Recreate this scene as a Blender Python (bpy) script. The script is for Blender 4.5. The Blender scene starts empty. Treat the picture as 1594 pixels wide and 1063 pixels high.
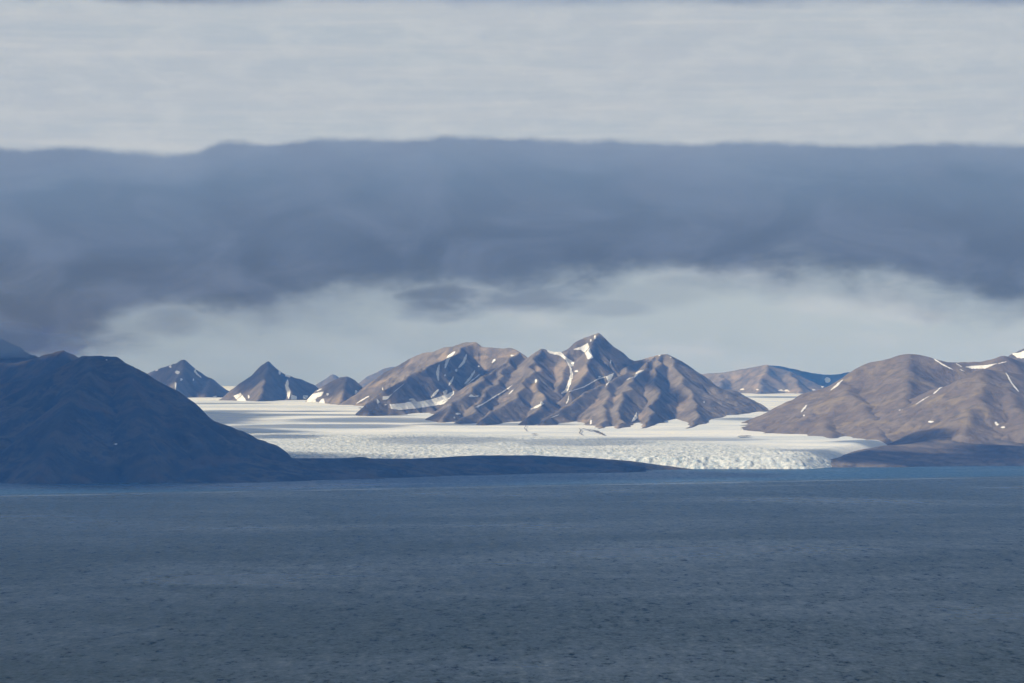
import bpy, math, random
import numpy as np
from math import radians as R

# ------------------------------------------------------------------ camera, light, sky
scene = bpy.context.scene
col = scene.collection
F = 5178.0                     # focal length in photo pixels (about 117 mm)
CH = 300.0                     # eye height above the fjord, metres
PITCH = math.atan(73.5 / F)
cam_d = bpy.data.cameras.new('camera')
cam_d.sensor_width = 36.0
cam_d.lens = 36.0 * F / 1594.0
cam_d.clip_start = 1.0
cam_d.clip_end = 300000.0
cam = bpy.data.objects.new('camera', cam_d)
cam.location = (0, 0, CH)
cam.rotation_euler = (math.pi / 2 + PITCH, 0, 0)
col.objects.link(cam)
scene.camera = cam

scene.view_settings.view_transform = 'Standard'
scene.view_settings.look = 'None'
scene.view_settings.exposure = 0.0
scene.view_settings.gamma = 1.0

SUN_EL, SUN_AZ = R(33), R(-115)          # azimuth from the view direction, minus = left
SV = np.array([math.cos(SUN_EL) * math.sin(SUN_AZ), math.cos(SUN_EL) * math.cos(SUN_AZ), math.sin(SUN_EL)])
sun_d = bpy.data.lights.new('sun', 'SUN')
sun_d.energy = 4.9
sun_d.angle = R(0.6)
sun_d.color = (1.0, 0.965, 0.91)
sun = bpy.data.objects.new('sun', sun_d)
sun.rotation_euler = (math.pi / 2 - SUN_EL, 0, math.pi - SUN_AZ)
import mathutils
sun.rotation_euler = mathutils.Vector(SV).to_track_quat('Z', 'Y').to_euler()
col.objects.link(sun)


class NT:
    """small helper to write node trees as expressions"""
    def __init__(self, tree):
        self.t = tree
        self.n = tree.nodes
        self.l = tree.links

    def node(self, typ, **kw):
        nd = self.n.new(typ)
        for k, v in kw.items():
            setattr(nd, k, v)
        return nd

    def put(self, sock, v):
        if isinstance(v, bpy.types.NodeSocket):
            self.l.new(v, sock)
        elif v is not None:
            sock.default_value = v

    def m(self, op, a, b=None, c=None, clamp=False):
        nd = self.node('ShaderNodeMath', operation=op)
        nd.use_clamp = clamp
        for i, v in enumerate((a, b, c)):
            if v is not None:
                self.put(nd.inputs[i], v)
        return nd.outputs[0]

    def ss(self, x, a, b, lo=0.0, hi=1.0, kind='SMOOTHSTEP'):
        nd = self.node('ShaderNodeMapRange', interpolation_type=kind)
        for i, v in enumerate((x, a, b, lo, hi)):
            self.put(nd.inputs[i], v)
        return nd.outputs[0]

    def mix(self, f, a, b, blend='MIX'):
        nd = self.node('ShaderNodeMix', data_type='RGBA', blend_type=blend)
        self.put(nd.inputs[0], f)
        for s, v in ((nd.inputs[6], a), (nd.inputs[7], b)):
            if isinstance(v, (tuple, list)) and len(v) == 3:
                v = (*v, 1)
            self.put(s, v)
        return nd.outputs[2]

    def xyz(self, x, y, z=0.0):
        nd = self.node('ShaderNodeCombineXYZ')
        for i, v in enumerate((x, y, z)):
            self.put(nd.inputs[i], v)
        return nd.outputs[0]

    def noise(self, vec, scale=1.0, detail=4.0, rough=0.55, dist=0.0):
        nd = self.node('ShaderNodeTexNoise')
        self.put(nd.inputs['Vector'], vec)
        nd.inputs['Scale'].default_value = scale
        nd.inputs['Detail'].default_value = detail
        nd.inputs['Roughness'].default_value = rough
        nd.inputs['Distortion'].default_value = dist
        return nd.outputs['Fac']

    def curve(self, x, pts):
        nd = self.node('ShaderNodeFloatCurve')
        c = nd.mapping.curves[0]
        while len(c.points) > 2:
            c.points.remove(c.points[1])
        c.points[0].location = pts[0]
        c.points[-1].location = pts[-1]
        for p in pts[1:-1]:
            c.points.new(*p)
        nd.mapping.update()
        self.put(nd.inputs['Value'], x)
        return nd.outputs[0]

    def scale(self, vec, s):
        nd = self.node('ShaderNodeMapping')
        self.put(nd.inputs['Vector'], vec)
        nd.inputs['Scale'].default_value = s
        return nd.outputs[0]


def srgb(r, g, b):
    f = lambda c: (c / 255) / 12.92 if c <= 10 else ((c / 255 + 0.055) / 1.055) ** 2.4
    return (f(r), f(g), f(b))


def build_world():
    w = bpy.data.worlds.new('World')
    scene.world = w
    w.use_nodes = True
    n = NT(w.node_tree)
    n.n.clear()
    out = n.node('ShaderNodeOutputWorld')
    sky = n.node('ShaderNodeTexSky', sky_type='NISHITA')
    sky.sun_disc = False
    sky.sun_elevation = SUN_EL
    sky.sun_rotation = SUN_AZ % (2 * math.pi)
    sky.altitude = 300
    bg1 = n.node('ShaderNodeBackground')
    n.l.new(sky.outputs[0], bg1.inputs[0])
    bg1.inputs[1].default_value = 0.09
    tc = n.node('ShaderNodeTexCoord')
    sep = n.node('ShaderNodeSeparateXYZ')
    n.l.new(tc.outputs['Generated'], sep.inputs[0])
    x, y, z = sep.outputs
    az = n.m('MULTIPLY', n.m('ARCTAN2', x, y), 180 / math.pi)        # degrees, 0 = up the fjord
    hor = n.m('SQRT', n.m('ADD', n.m('MULTIPLY', x, x), n.m('MULTIPLY', y, y)))
    el = n.m('MULTIPLY', n.m('ARCTAN2', z, hor), 180 / math.pi)      # degrees above the horizon
    aa = n.m('ABSOLUTE', el)
    D = 0.011065                                                       # degrees per photo pixel
    E = lambda ypx: (605 - ypx) * D
    t = n.ss(az, -10.0, 10.0, kind='LINEAR')
    U = lambda xpx: ((xpx - 797) * D + 10) / 20

    def edge(pts):                                                     # cloud edge (elevation) along azimuth
        c = n.curve(t, [(0.0, E(pts[0][1]) / 10)] + [(U(a), E(b) / 10) for a, b in pts] + [(1.0, E(pts[-1][1]) / 10)])
        return n.m('MULTIPLY', c, 10.0)
    v2 = n.xyz(az, el, 0.0)
    # bank edges
    top = edge([(0, 232), (110, 229), (200, 235), (300, 236), (345, 220), (430, 219), (500, 215), (650, 211), (790, 209),
                (850, 214), (980, 215), (1060, 221), (1150, 217), (1330, 225), (1450, 222), (1594, 226)])
    bot = edge([(0, 545), (100, 540), (200, 495), (270, 472), (400, 472), (500, 462), (600, 448), (760, 440), (900, 436),
                (1000, 425), (1150, 418), (1300, 415), (1370, 425), (1430, 452), (1594, 458)])
    nt = n.noise(n.scale(v2, (0.8, 1.2, 1)), 1.6, 5, 0.6)
    top = n.m('ADD', top, n.m('MULTIPLY', n.m('SUBTRACT', nt, 0.5), 0.22))
    nb = n.noise(n.scale(v2, (0.4, 0.9, 1)), 1.0, 5, 0.5, 0.15)
    nb2 = n.noise(n.scale(v2, (1.0, 1.9, 1)), 1.0, 6, 0.6, 0.1)
    wob = n.m('ADD', n.m('MULTIPLY', n.m('SUBTRACT', nb, 0.5), 1.3), n.m('MULTIPLY', n.m('SUBTRACT', nb2, 0.5), 0.8))
    dtop = n.m('SUBTRACT', top, el)
    mt = n.ss(dtop, -0.03, 0.13)
    soft_left = n.ss(az, -6.5, -5.2, 1.0, 0.0)
    dbot = n.m('ADD', n.m('ADD', n.m('SUBTRACT', el, bot), 0.22), wob)
    mb = n.ss(dbot, -0.5, 0.55)
    bank = n.m('MULTIPLY', mt, mb)
    # torn lumps under the bank

    def lump(px, py, rx, ry, amp, seed):
        dx = n.m('DIVIDE', n.m('SUBTRACT', az, (px - 797) * D), rx * D)
        dy = n.m('DIVIDE', n.m('SUBTRACT', el, E(py)), ry * D)
        r2 = n.m('ADD', n.m('MULTIPLY', dx, dx), n.m('MULTIPLY', dy, dy))
        nn = n.noise(n.xyz(n.m('MULTIPLY', az, 0.6), n.m('MULTIPLY', el, 1.7), seed), 1.3, 6, 0.58, 0.15)
        f = n.m('ADD', n.m('SUBTRACT', 1.3, r2), n.m('MULTIPLY', n.m('SUBTRACT', nn, 0.5), 2.0))
        return n.m('MULTIPLY', n.ss(f, 0.0, 1.3), amp)
    lumps = [lump(680, 466, 95, 38, .85, 1.0), lump(840, 462, 130, 30, .75, 2.3), lump(940, 480, 90, 16, .4, 9.3), lump(140, 522, 90, 14, .5, 10.1), lump(1010, 458, 110, 26, .3, 3.1),
             lump(1225, 432, 130, 22, .5, 4.7), lump(1500, 438, 130, 28, .8, 5.2), lump(260, 498, 70, 32, .6, 6.6),
             lump(50, 512, 185, 56, .95, 7.1), lump(1090, 438, 110, 20, .45, 8.4)]
    for l in lumps:
        bank = n.m('MAXIMUM', bank, l)
    # colour of the bank
    depth = n.ss(n.m('SUBTRACT', top, el), 0.0, 2.4, 0.0, 1.0, 'LINEAR')
    ramp = n.node('ShaderNodeValToRGB')
    cr = ramp.color_ramp
    cr.elements[0].position = 0.0
    cr.elements[0].color = (*srgb(134, 151, 175), 1)
    cr.elements[1].position = 1.0
    cr.elements[1].color = (*srgb(93, 113, 139), 1)
    for p, c in ((0.2, (121, 141, 167)), (0.32, (109, 131, 158)), (0.6, (99, 119, 146)), (0.85, (91, 111, 138))):
        e = cr.elements.new(p)
        e.color = (*srgb(*c), 1)
    nc = n.noise(n.scale(v2, (0.22, 0.8, 1)), 1.0, 5, 0.6, 0.5)
    n.l.new(n.m('ADD', depth, n.m('MULTIPLY', n.m('SUBTRACT', nc, 0.5), 0.5)), ramp.inputs[0])
    nl = n.noise(n.scale(v2, (0.5, 0.9, 1)), 1.0, 4, 0.55, 0.8)
    bankcol = n.mix(n.ss(nl, 0.38, 0.72, 0.0, 0.5), ramp.outputs[0], srgb(122, 139, 165))
    edge_glow = n.ss(bank, 0.35, 0.95, 0.55, 0.0)
    bankcol = n.mix(edge_glow, bankcol, srgb(138, 154, 174))
    # high streaky veil
    st = n.noise(n.scale(v2, (0.16, 3.2, 1)), 1.0, 6, 0.62, 0.35)
    st2 = n.noise(n.scale(v2, (0.45, 9.0, 1)), 1.0, 4, 0.6, 0.3)
    stw = n.m('ADD', n.m('MULTIPLY', st, 0.55), n.m('MULTIPLY', st2, 0.45))
    patch = n.noise(n.scale(v2, (0.12, 0.5, 1)), 1.0, 3, 0.5)
    veil = n.mix(n.ss(stw, 0.36, 0.68), srgb(178, 189, 199), srgb(193, 198, 203))
    veil = n.mix(n.ss(patch, 0.35, 0.65, 0.0, 0.6), veil, srgb(180, 188, 198))
    veil = n.mix(n.m('MULTIPLY', n.ss(stw, 0.56, 0.7), n.ss(patch, 0.4, 0.6)), veil, srgb(198, 202, 206))
    low = n.mix(n.ss(az, -9.0, 6.0), srgb(152, 169, 182), srgb(181, 193, 198))
    wn_ = n.noise(n.scale(v2, (0.35, 1.1, 1)), 1.0, 5, 0.55, 0.2)
    low = n.mix(n.m('MULTIPLY', n.ss(wn_, 0.45, 0.65), n.ss(az, -5.0, 3.0, 0.2, 0.85)), low, srgb(192, 199, 203))
    lown = n.noise(n.scale(v2, (0.3, 0.9, 1)), 1.0, 4, 0.5, 0.3)
    low = n.mix(n.ss(lown, 0.4, 0.7, 0.0, 0.5), low, srgb(172, 187, 194))
    mot = n.noise(n.scale(v2, (0.9, 2.2, 1)), 1.0, 6, 0.65, 0.2)
    veil = n.mix(n.ss(mot, 0.42, 0.68, 0.0, 0.55), veil, srgb(197, 202, 206))
    clear = n.mix(n.ss(el, 2.2, 3.6), low, veil)
    # dark deck above
    deckn = n.noise(n.scale(v2, (0.35, 0.8, 1)), 1.0, 5, 0.6)
    deckedge = n.m('ADD', n.m('ADD', 6.64, n.ss(az, 0.0, 9.0, 0.0, -0.08)), n.m('MULTIPLY', n.m('SUBTRACT', deckn, 0.5), 0.5))
    deck = n.m('MULTIPLY', n.ss(n.m('SUBTRACT', el, deckedge), -0.12, 0.16), n.ss(el, 12.0, 30.0, 1.0, 0.55))
    colr = n.mix(bank, clear, bankcol)
    # overhead: broken grey cover, same look all round
    over = n.noise(tc.outputs['Generated'], 5.0, 5, 0.6, 0.4)
    deckcol = n.mix(n.ss(over, 0.4, 0.65), srgb(84, 105, 142), srgb(150, 164, 186))
    colr = n.mix(deck, colr, deckcol)
    # light that reaches the viewer has crossed the blue air below; the sky beyond it is that much warmer
    sz = n.m('MAXIMUM', z, 0.004)
    L = n.m('MINIMUM', n.m('DIVIDE', 420.0, sz), 43000.0)
    sc_ = n.node('ShaderNodeSeparateColor')
    n.l.new(colr, sc_.inputs[0])
    cc_ = n.node('ShaderNodeCombineColor')
    for i, (sg, J) in enumerate(((0.08, .60), (0.34, .53), (1.0, .50))):
        T = n.m('EXPONENT', n.m('MULTIPLY', L, -3.2e-5 * sg))
        v = n.m('DIVIDE', n.m('SUBTRACT', sc_.outputs[i], n.m('MULTIPLY', J, n.m('SUBTRACT', 1.0, T))), T)
        n.l.new(n.m('MINIMUM', n.m('MAXIMUM', v, 0.02), 1.1), cc_.inputs[i])
    colr = cc_.outputs[0]
    cover = n.ss(el, 10.0, 40.0, 0.97, 0.55)
    bg2 = n.node('ShaderNodeBackground')
    n.l.new(colr, bg2.inputs[0])
    bg2.inputs[1].default_value = SKYGAIN
    mixs = n.node('ShaderNodeMixShader')
    n.l.new(cover, mixs.inputs[0])
    n.l.new(bg1.outputs[0], mixs.inputs[1])
    n.l.new(bg2.outputs[0], mixs.inputs[2])
    n.l.new(mixs.outputs[0], out.inputs[0])


SKYGAIN = 1.0
build_world()

# ------------------------------------------------------------------ helpers
sp, cp = math.sin(PITCH), math.cos(PITCH)


def P(px, py, Y):
    """world point at distance Y up the fjord that shows at photo pixel (px, py)"""
    u, v = (px - 797.0) / F, -(py - 531.5) / F
    dy = cp - v * sp
    k = Y / dy
    return (u * k, Y, CH + (sp + v * cp) * k)


def px_of(x, y, z):
    d = y * cp + (z - CH) * sp
    return 797.0 + F * x / d, 531.5 - F * (-y * sp + (z - CH) * cp) / d


def smooth(x, a, b):
    t = np.clip((x - a) / (b - a), 0, 1)
    return t * t * (3 - 2 * t)


def _hash(ix, iy, seed):
    h = (ix.astype(np.int64) * 374761393 + iy.astype(np.int64) * 668265263 + seed * 974634777) & 0xFFFFFFFF
    h = ((h ^ (h >> 13)) * 1274126177) & 0xFFFFFFFF
    h = (h ^ (h >> 16)) & 0xFFFFFFFF
    return h / 4294967295.0


def vnoise(x, y, seed=0):
    """2-D gradient noise, about -1..1"""
    ix, iy = np.floor(x), np.floor(y)
    fx, fy = x - ix, y - iy
    ux, uy = fx * fx * fx * (fx * (fx * 6 - 15) + 10), fy * fy * fy * (fy * (fy * 6 - 15) + 10)

    def g(dx, dy):
        a = _hash(ix + dx, iy + dy, seed) * 2 * np.pi
        return np.cos(a) * (fx - dx) + np.sin(a) * (fy - dy)
    n0 = g(0, 0) * (1 - ux) + g(1, 0) * ux
    n1 = g(0, 1) * (1 - ux) + g(1, 1) * ux
    return (n0 * (1 - uy) + n1 * uy) * 1.45


def fbm(x, y, seed=0, oct=5, gain=0.5, ridged=False):
    a, s, t = 1.0, 0.0, 0.0
    for i in range(oct):
        v = vnoise(x * 2 ** i + i * 17.3, y * 2 ** i - i * 9.1, seed + i)
        if ridged:
            v = 1 - 2 * np.abs(v)
        s = s + a * v
        t += a
        a *= gain
    return s / t


def tag(o, label=None, cat=None, group=None, kind=None):
    if label:
        o['label'] = label
    if cat:
        o['category'] = cat
    if group:
        o['group'] = group
    if kind:
        o['kind'] = kind
    return o


def new_mesh(name, verts, faces, mat, parent=None, attrs=None, smooth_=True):
    me = bpy.data.meshes.new(name)
    verts = np.asarray(verts, dtype=np.float32)
    faces = np.asarray(faces, dtype=np.int32)
    nf, k = faces.shape
    me.vertices.add(len(verts))
    me.vertices.foreach_set('co', verts.ravel())
    me.loops.add(nf * k)
    me.loops.foreach_set('vertex_index', faces.ravel())
    me.polygons.add(nf)
    me.polygons.foreach_set('loop_start', np.arange(nf, dtype=np.int32) * k)
    me.polygons.foreach_set('loop_total', np.full(nf, k, dtype=np.int32))
    me.update(calc_edges=True)
    me.validate()
    if smooth_:
        me.polygons.foreach_set('use_smooth', np.ones(len(me.polygons), dtype=bool))
    for an, av in (attrs or {}).items():
        a = me.attributes.new(an, 'FLOAT', 'POINT')
        a.data.foreach_set('value', np.asarray(av, dtype=np.float32).ravel())
    me.materials.append(mat)
    o = bpy.data.objects.new(name, me)
    col.objects.link(o)
    if parent:
        o.parent = parent
    return o


def grid_mesh(name, X, Y, Z, keep, mat, attrs=None, parent=None):
    ny, nx = X.shape
    idx = np.arange(nx * ny).reshape(ny, nx)
    q = np.stack([idx[:-1, :-1], idx[:-1, 1:], idx[1:, 1:], idx[1:, :-1]], -1).reshape(-1, 4)
    if keep is not None:
        kk = keep.ravel()
        q = q[kk[q].any(1)]
    used = np.unique(q)
    remap = np.full(nx * ny, -1)
    remap[used] = np.arange(len(used))
    V = np.stack([X.ravel(), Y.ravel(), Z.ravel()], -1)[used]
    at = {k: v.ravel()[used] for k, v in (attrs or {}).items()}
    return new_mesh(name, V, remap[q], mat, parent, at)


# ------------------------------------------------------------------ glacier surface
PROF = np.array([(12000, -25), (12300, 18), (12440, 34), (12700, 50), (13100, 66), (13600, 82), (14300, 93), (15000, 106), (15600, 140),
                 (16300, 182), (17200, 206), (18500, 226), (21000, 247), (25000, 268), (30000, 292), (40000, 330)], float)


def glacier_h(X, Y, raw=False):
    # the front bows towards the fjord between the two shores
    bow = 0.00002 * (X - 600) ** 2 * 0
    yy = Y + bow
    z = np.interp(yy, PROF[:, 0], PROF[:, 1])
    amp = smooth(Y, 13200, 15500)
    z = z + amp * (6 * fbm(X / 1900.0 + 3, Y / 1100.0, 11, 3) + 1.6 * fbm(X / 500.0, Y / 260.0, 15, 3))
    z = z - 95 * smooth(X - (1045 + (Y - 12400) * 0.35), -60, 190) * (1 - smooth(Y, 14200, 14900))
    z = z + 5.0 * fbm(X / 420.0, Y / 300.0, 12, 3) * smooth(Y, 12500, 12900)
    return z


def ground_pt(px, py, lo=12000, hi=30000):
    ys = np.arange(lo, hi, 10.0)
    u, v = (px - 797.0) / F, -(py - 531.5) / F
    k = ys / (cp - v * sp)
    zr = CH + (sp + v * cp) * k
    zg = np.interp(ys, PROF[:, 0], PROF[:, 1])
    i = np.argmax(zr <= zg)
    return (u * k[i], ys[i], zg[i])


# ------------------------------------------------------------------ mountain height fields
def blur_map(H, n):
    for _ in range(n):
        Hp = np.pad(H, 1, mode='edge')
        H = (Hp[1:-1, 1:-1] * 4 + Hp[:-2, 1:-1] + Hp[2:, 1:-1] + Hp[1:-1, :-2] + Hp[1:-1, 2:]) / 8
    return H


def erode(H, cx, cy, floor, seed, iters=8, k=0.009, cmax=42.0):
    """streams cut the slopes: each cell drains to its lowest neighbour and is lowered by how much water it carries"""
    ny, nx = H.shape
    rng = np.random.RandomState(seed)
    H0 = H.copy()
    H = H + rng.uniform(-0.6, 0.6, H.shape)
    N = nx * ny
    offs = [(-1, -1), (-1, 0), (-1, 1), (0, -1), (0, 1), (1, -1), (1, 0), (1, 1)]
    idx = np.arange(N).reshape(ny, nx)
    act = (H0 > floor)
    for it in range(iters):
        best = np.zeros(H.shape)
        rec = idx.copy()
        dist = np.ones(H.shape)
        for oy, ox in offs:
            dd = math.hypot(oy * cy, ox * cx)
            sh = np.full(H.shape, 1e9)
            si = idx.copy()
            ys, yd = (slice(max(oy, 0), ny + min(oy, 0)), slice(max(-oy, 0), ny + min(-oy, 0)))
            xs, xd = (slice(max(ox, 0), nx + min(ox, 0)), slice(max(-ox, 0), nx + min(-ox, 0)))
            sh[yd, xd] = H[ys, xs]
            si[yd, xd] = idx[ys, xs]
            sl = (H - sh) / dd * (1 + 0.12 * rng.rand())
            m = sl > best
            best = np.where(m, sl, best)
            rec = np.where(m, si, rec)
            dist = np.where(m, dd, dist)
        hf = H.ravel()
        sel = np.nonzero(act.ravel())[0]
        order = sel[np.argsort(hf[sel])]
        ol = order.tolist()
        rl = rec.ravel().tolist()
        A = [cx * cy] * N
        for i in reversed(ol):
            r = rl[i]
            if r != i:
                A[r] += A[i]
        Fk = (k * np.sqrt(np.array(A)) / dist.ravel()).tolist()
        h = hf.tolist()
        for i in ol:
            r = rl[i]
            if r != i:
                f = Fk[i]
                h[i] = (h[i] + f * h[r]) / (1 + f)
        H = np.array(h).reshape(ny, nx)
        cut = H0 - H
        H = H0 - np.where(cut > 0, cmax * (1 - np.exp(-cut / cmax)), cut)
        H = 0.75 * H + 0.25 * blur_map(H, 1)
    return H


def side_spurs(ridges, seed, gens, grade):
    """every ridge throws short secondary ridges down its flanks at irregular distances"""
    rng = random.Random(seed)
    allr = list(ridges)
    cur = list(ridges)
    for gen in range(gens):
        nxt = []
        for pts, s0, s1, L in cur:
            side = rng.choice((-1, 1))
            gap = rng.uniform(20, 90)
            for a, b in zip(pts[:-1], pts[1:]):
                ln = math.hypot(b[0] - a[0], b[1] - a[1])
                if ln < 1:
                    continue
                ux, uy = (b[0] - a[0]) / ln, (b[1] - a[1]) / ln
                if b[2] > a[2]:
                    ux, uy, dn = -ux, -uy, -1
                else:
                    dn = 1
                p = gap
                while p < ln:
                    t = p / ln
                    x, y, z = (a[k] + (b[k] - a[k]) * t for k in range(3))
                    z -= rng.uniform(2, 8)
                    side = -side if rng.random() < 0.8 else side
                    th = R(rng.uniform(35, 75))
                    dx = ux * math.cos(th) - side * uy * math.sin(th)
                    dy = uy * math.cos(th) + side * ux * math.sin(th)
                    fall = abs(a[2] - b[2]) / ln
                    length = rng.uniform(120, 480) * (0.5 ** gen)
                    g0 = grade * rng.uniform(0.86, 1.04)
                    pl = [(x, y, z)]
                    n_ = 4
                    cx_, cy_, d_ = x, y, 0.0
                    for q in range(n_):
                        st = length / n_
                        w = R(rng.uniform(-16, 16))
                        dx, dy = dx * math.cos(w) - dy * math.sin(w), dx * math.sin(w) + dy * math.cos(w)
                        cx_ += dx * st
                        cy_ += dy * st
                        d_ += st
                        perp = d_ * math.sin(th)
                        pl.append((cx_, cy_, z - g0 * (s1 * perp + (s0 - s1) * L * (1 - math.exp(-perp / L))) - 0.8 * fall * d_ * math.cos(th)))
                    nxt.append((pl, s0 * 1.1, s1 * 1.15, L * 0.7))
                    p += rng.uniform(90, 380) * (0.7 ** gen)
                gap = max(p - ln, 15)
        allr += nxt
        cur = nxt
    return allr


def jitter(ridges, seed, amp):
    """break the straight runs of each ridge into a wandering line"""
    rng = random.Random(seed)
    out = []
    for ri, (pts, s0, s1, L) in enumerate(ridges):
        new = [tuple(pts[0])]
        for a, b in zip(pts[:-1], pts[1:]):
            ln = math.hypot(b[0] - a[0], b[1] - a[1])
            k = max(1, int(ln / 80))
            for q in range(1, k):
                t = q / k
                m = [a[i] + (b[i] - a[i]) * t for i in range(3)]
                nx_, ny_ = -(b[1] - a[1]) / ln, (b[0] - a[0]) / ln
                d = rng.uniform(-1, 1) * amp * (0.0 if ri == 0 else 1.0)
                new.append((m[0] + nx_ * d, m[1] + ny_ * d, m[2] + rng.uniform(-0.15, 0.15) * amp * (0.2 if ri == 0 else 1)))
            new.append(tuple(b))
        out.append((new, s0, s1, L))
    return out


def field(X, Y, ridges, seed, gully=1.0, wl=70.0, warp=1.0, soft=3, rough=1.0):
    """height = highest of all ridges' flanks, cut by gullies that run down the fall line"""
    def run(XX, YY):
        H = np.full(X.shape, -1e9)
        S = np.zeros(X.shape)
        Dd = np.zeros(X.shape)
        for ri, (pts, s0, s1, L) in enumerate(ridges):
            pts = np.array(pts, float)
            acc = 0.0
            for a, b in zip(pts[:-1], pts[1:]):
                ab = b[:2] - a[:2]
                l2 = max((ab ** 2).sum(), 1e-6)
                t = ((XX - a[0]) * ab[0] + (YY - a[1]) * ab[1]) / l2
                tc = np.clip(t, 0, 1)
                dx, dy = XX - (a[0] + tc * ab[0]), YY - (a[1] + tc * ab[1])
                d = np.sqrt(dx * dx + dy * dy)
                side = np.sign(ab[0] * dy - ab[1] * dx)
                ln = math.sqrt(l2)
                h = a[2] + tc * (b[2] - a[2]) - (s1 * d + (s0 - s1) * L * (1 - np.exp(-d / L)))
                ang = np.where((t < 0) | (t > 1), np.arctan2(dy, dx) * 150.0, 0)
                s = acc + tc * ln + ang + ri * 5000 + side * 1700
                m = h > H
                H = np.where(m, h, H)
                S = np.where(m, s, S)
                Dd = np.where(m, d, Dd)
                acc += ln
        return H, S, Dd
    H, S, Dd = run(X, Y)
    w = np.minimum(Dd * 0.4, 110.0) * warp
    H, S, Dd = run(X + w * fbm(X / 240.0, Y / 240.0, seed + 50, 3), Y + w * fbm(X / 240.0, Y / 240.0, seed + 60, 3))
    H = blur_map(H, soft)
    ws = S + 30 * fbm(X / 260.0, Y / 260.0, seed + 75, 2) + 14 * fbm(X / 110.0, Y / 110.0, seed + 70, 3)
    g = 0.6 * fbm(ws / wl, Dd / (wl * 9), seed + 80, 3, 0.55, True) + 0.4 * fbm(ws / (wl * 0.36), Dd / (wl * 3), seed + 90, 3, 0.6, True)
    env = smooth(Dd, 5, 140) * (1 - 0.55 * smooth(Dd, 500, 1100))
    H = H - gully * 11.0 * env * (0.55 - g)
    H = H + 2.4 * fbm(X / 45.0, Y / 45.0, seed + 100, 4) * (0.35 + 0.65 * env)
    H = H + rough * (16 * fbm(X / 230.0, Y / 230.0, seed + 110, 4, 0.6) + 9 * fbm(X / 80.0, Y / 80.0, seed + 115, 4, 0.6, True)) * env
    H = H + 5.0 * fbm(X / 38.0, Y / 60.0, seed + 120, 3, 0.6) * rough * (1 - smooth(Dd, 0, 60))
    return H, g, Dd


FIELDS = {}


def mountain(name, label, ridges, xr, yr, step, mat, seed, base=None, gully=1.0, wl=70.0, warp=1.0, blur=0, cut=25.0, drops=0, soft=3, cmax=42.0, rough=1.0, kids=None, jit=0.0):
    if jit:
        ridges = jitter(ridges, seed, jit)
    if kids:
        ridges = side_spurs(ridges, seed, *kids)
    xs = np.arange(xr[0], xr[1] + step, step)
    ys = np.arange(yr[0], yr[1] + step, step * 1.25)
    X, Y = np.meshgrid(xs, ys)
    H, g, Dd = field(X, Y, ridges, seed, gully, wl, warp, soft, rough)
    if drops:
        H1 = erode(H, step, step * 1.25, -20 if base is not None else 60, seed + 5, drops, 0.022, cmax)
        cutd = (H1 - H) * smooth(Dd, 0, 45)
        H = H + cutd
        g = np.clip(0.55 + cutd / 22.0 + 0.3 * g, -1, 1)
    for _ in range(blur):
        Hp = np.pad(H, 1, mode='edge')
        H = (Hp[1:-1, 1:-1] * 4 + Hp[:-2, 1:-1] + Hp[2:, 1:-1] + Hp[1:-1, :-2] + Hp[1:-1, 2:]) / 8
    gl = glacier_h(X, Y) if base is None else np.full(X.shape, float(base))
    keep = H > gl - cut
    o = grid_mesh(name, X, Y, H, keep, mat, {'gully': g, 'drop': Dd})
    tag(o, label, None, None, 'structure')
    FIELDS[o.name] = (xs, ys, H)
    return o


def sample(fld, x, y):
    xs, ys, H = fld
    fx = np.clip((x - xs[0]) / (xs[1] - xs[0]), 0, len(xs) - 1.001)
    fy = np.clip((y - ys[0]) / (ys[1] - ys[0]), 0, len(ys) - 1.001)
    ix, iy = fx.astype(int), fy.astype(int)
    tx, ty = fx - ix, fy - iy
    out = (H[iy, ix] * (1 - tx) * (1 - ty) + H[iy, ix + 1] * tx * (1 - ty) + H[iy + 1, ix] * (1 - tx) * ty + H[iy + 1, ix + 1] * tx * ty)
    bad = (x < xs[0]) | (x > xs[-1]) | (y < ys[0]) | (y > ys[-1])
    return np.where(bad, -500, out)


def ridge(pts, s0=0.75, s1=0.3, L=260.0):
    return ([P(*p) for p in pts], s0, s1, L)


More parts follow.
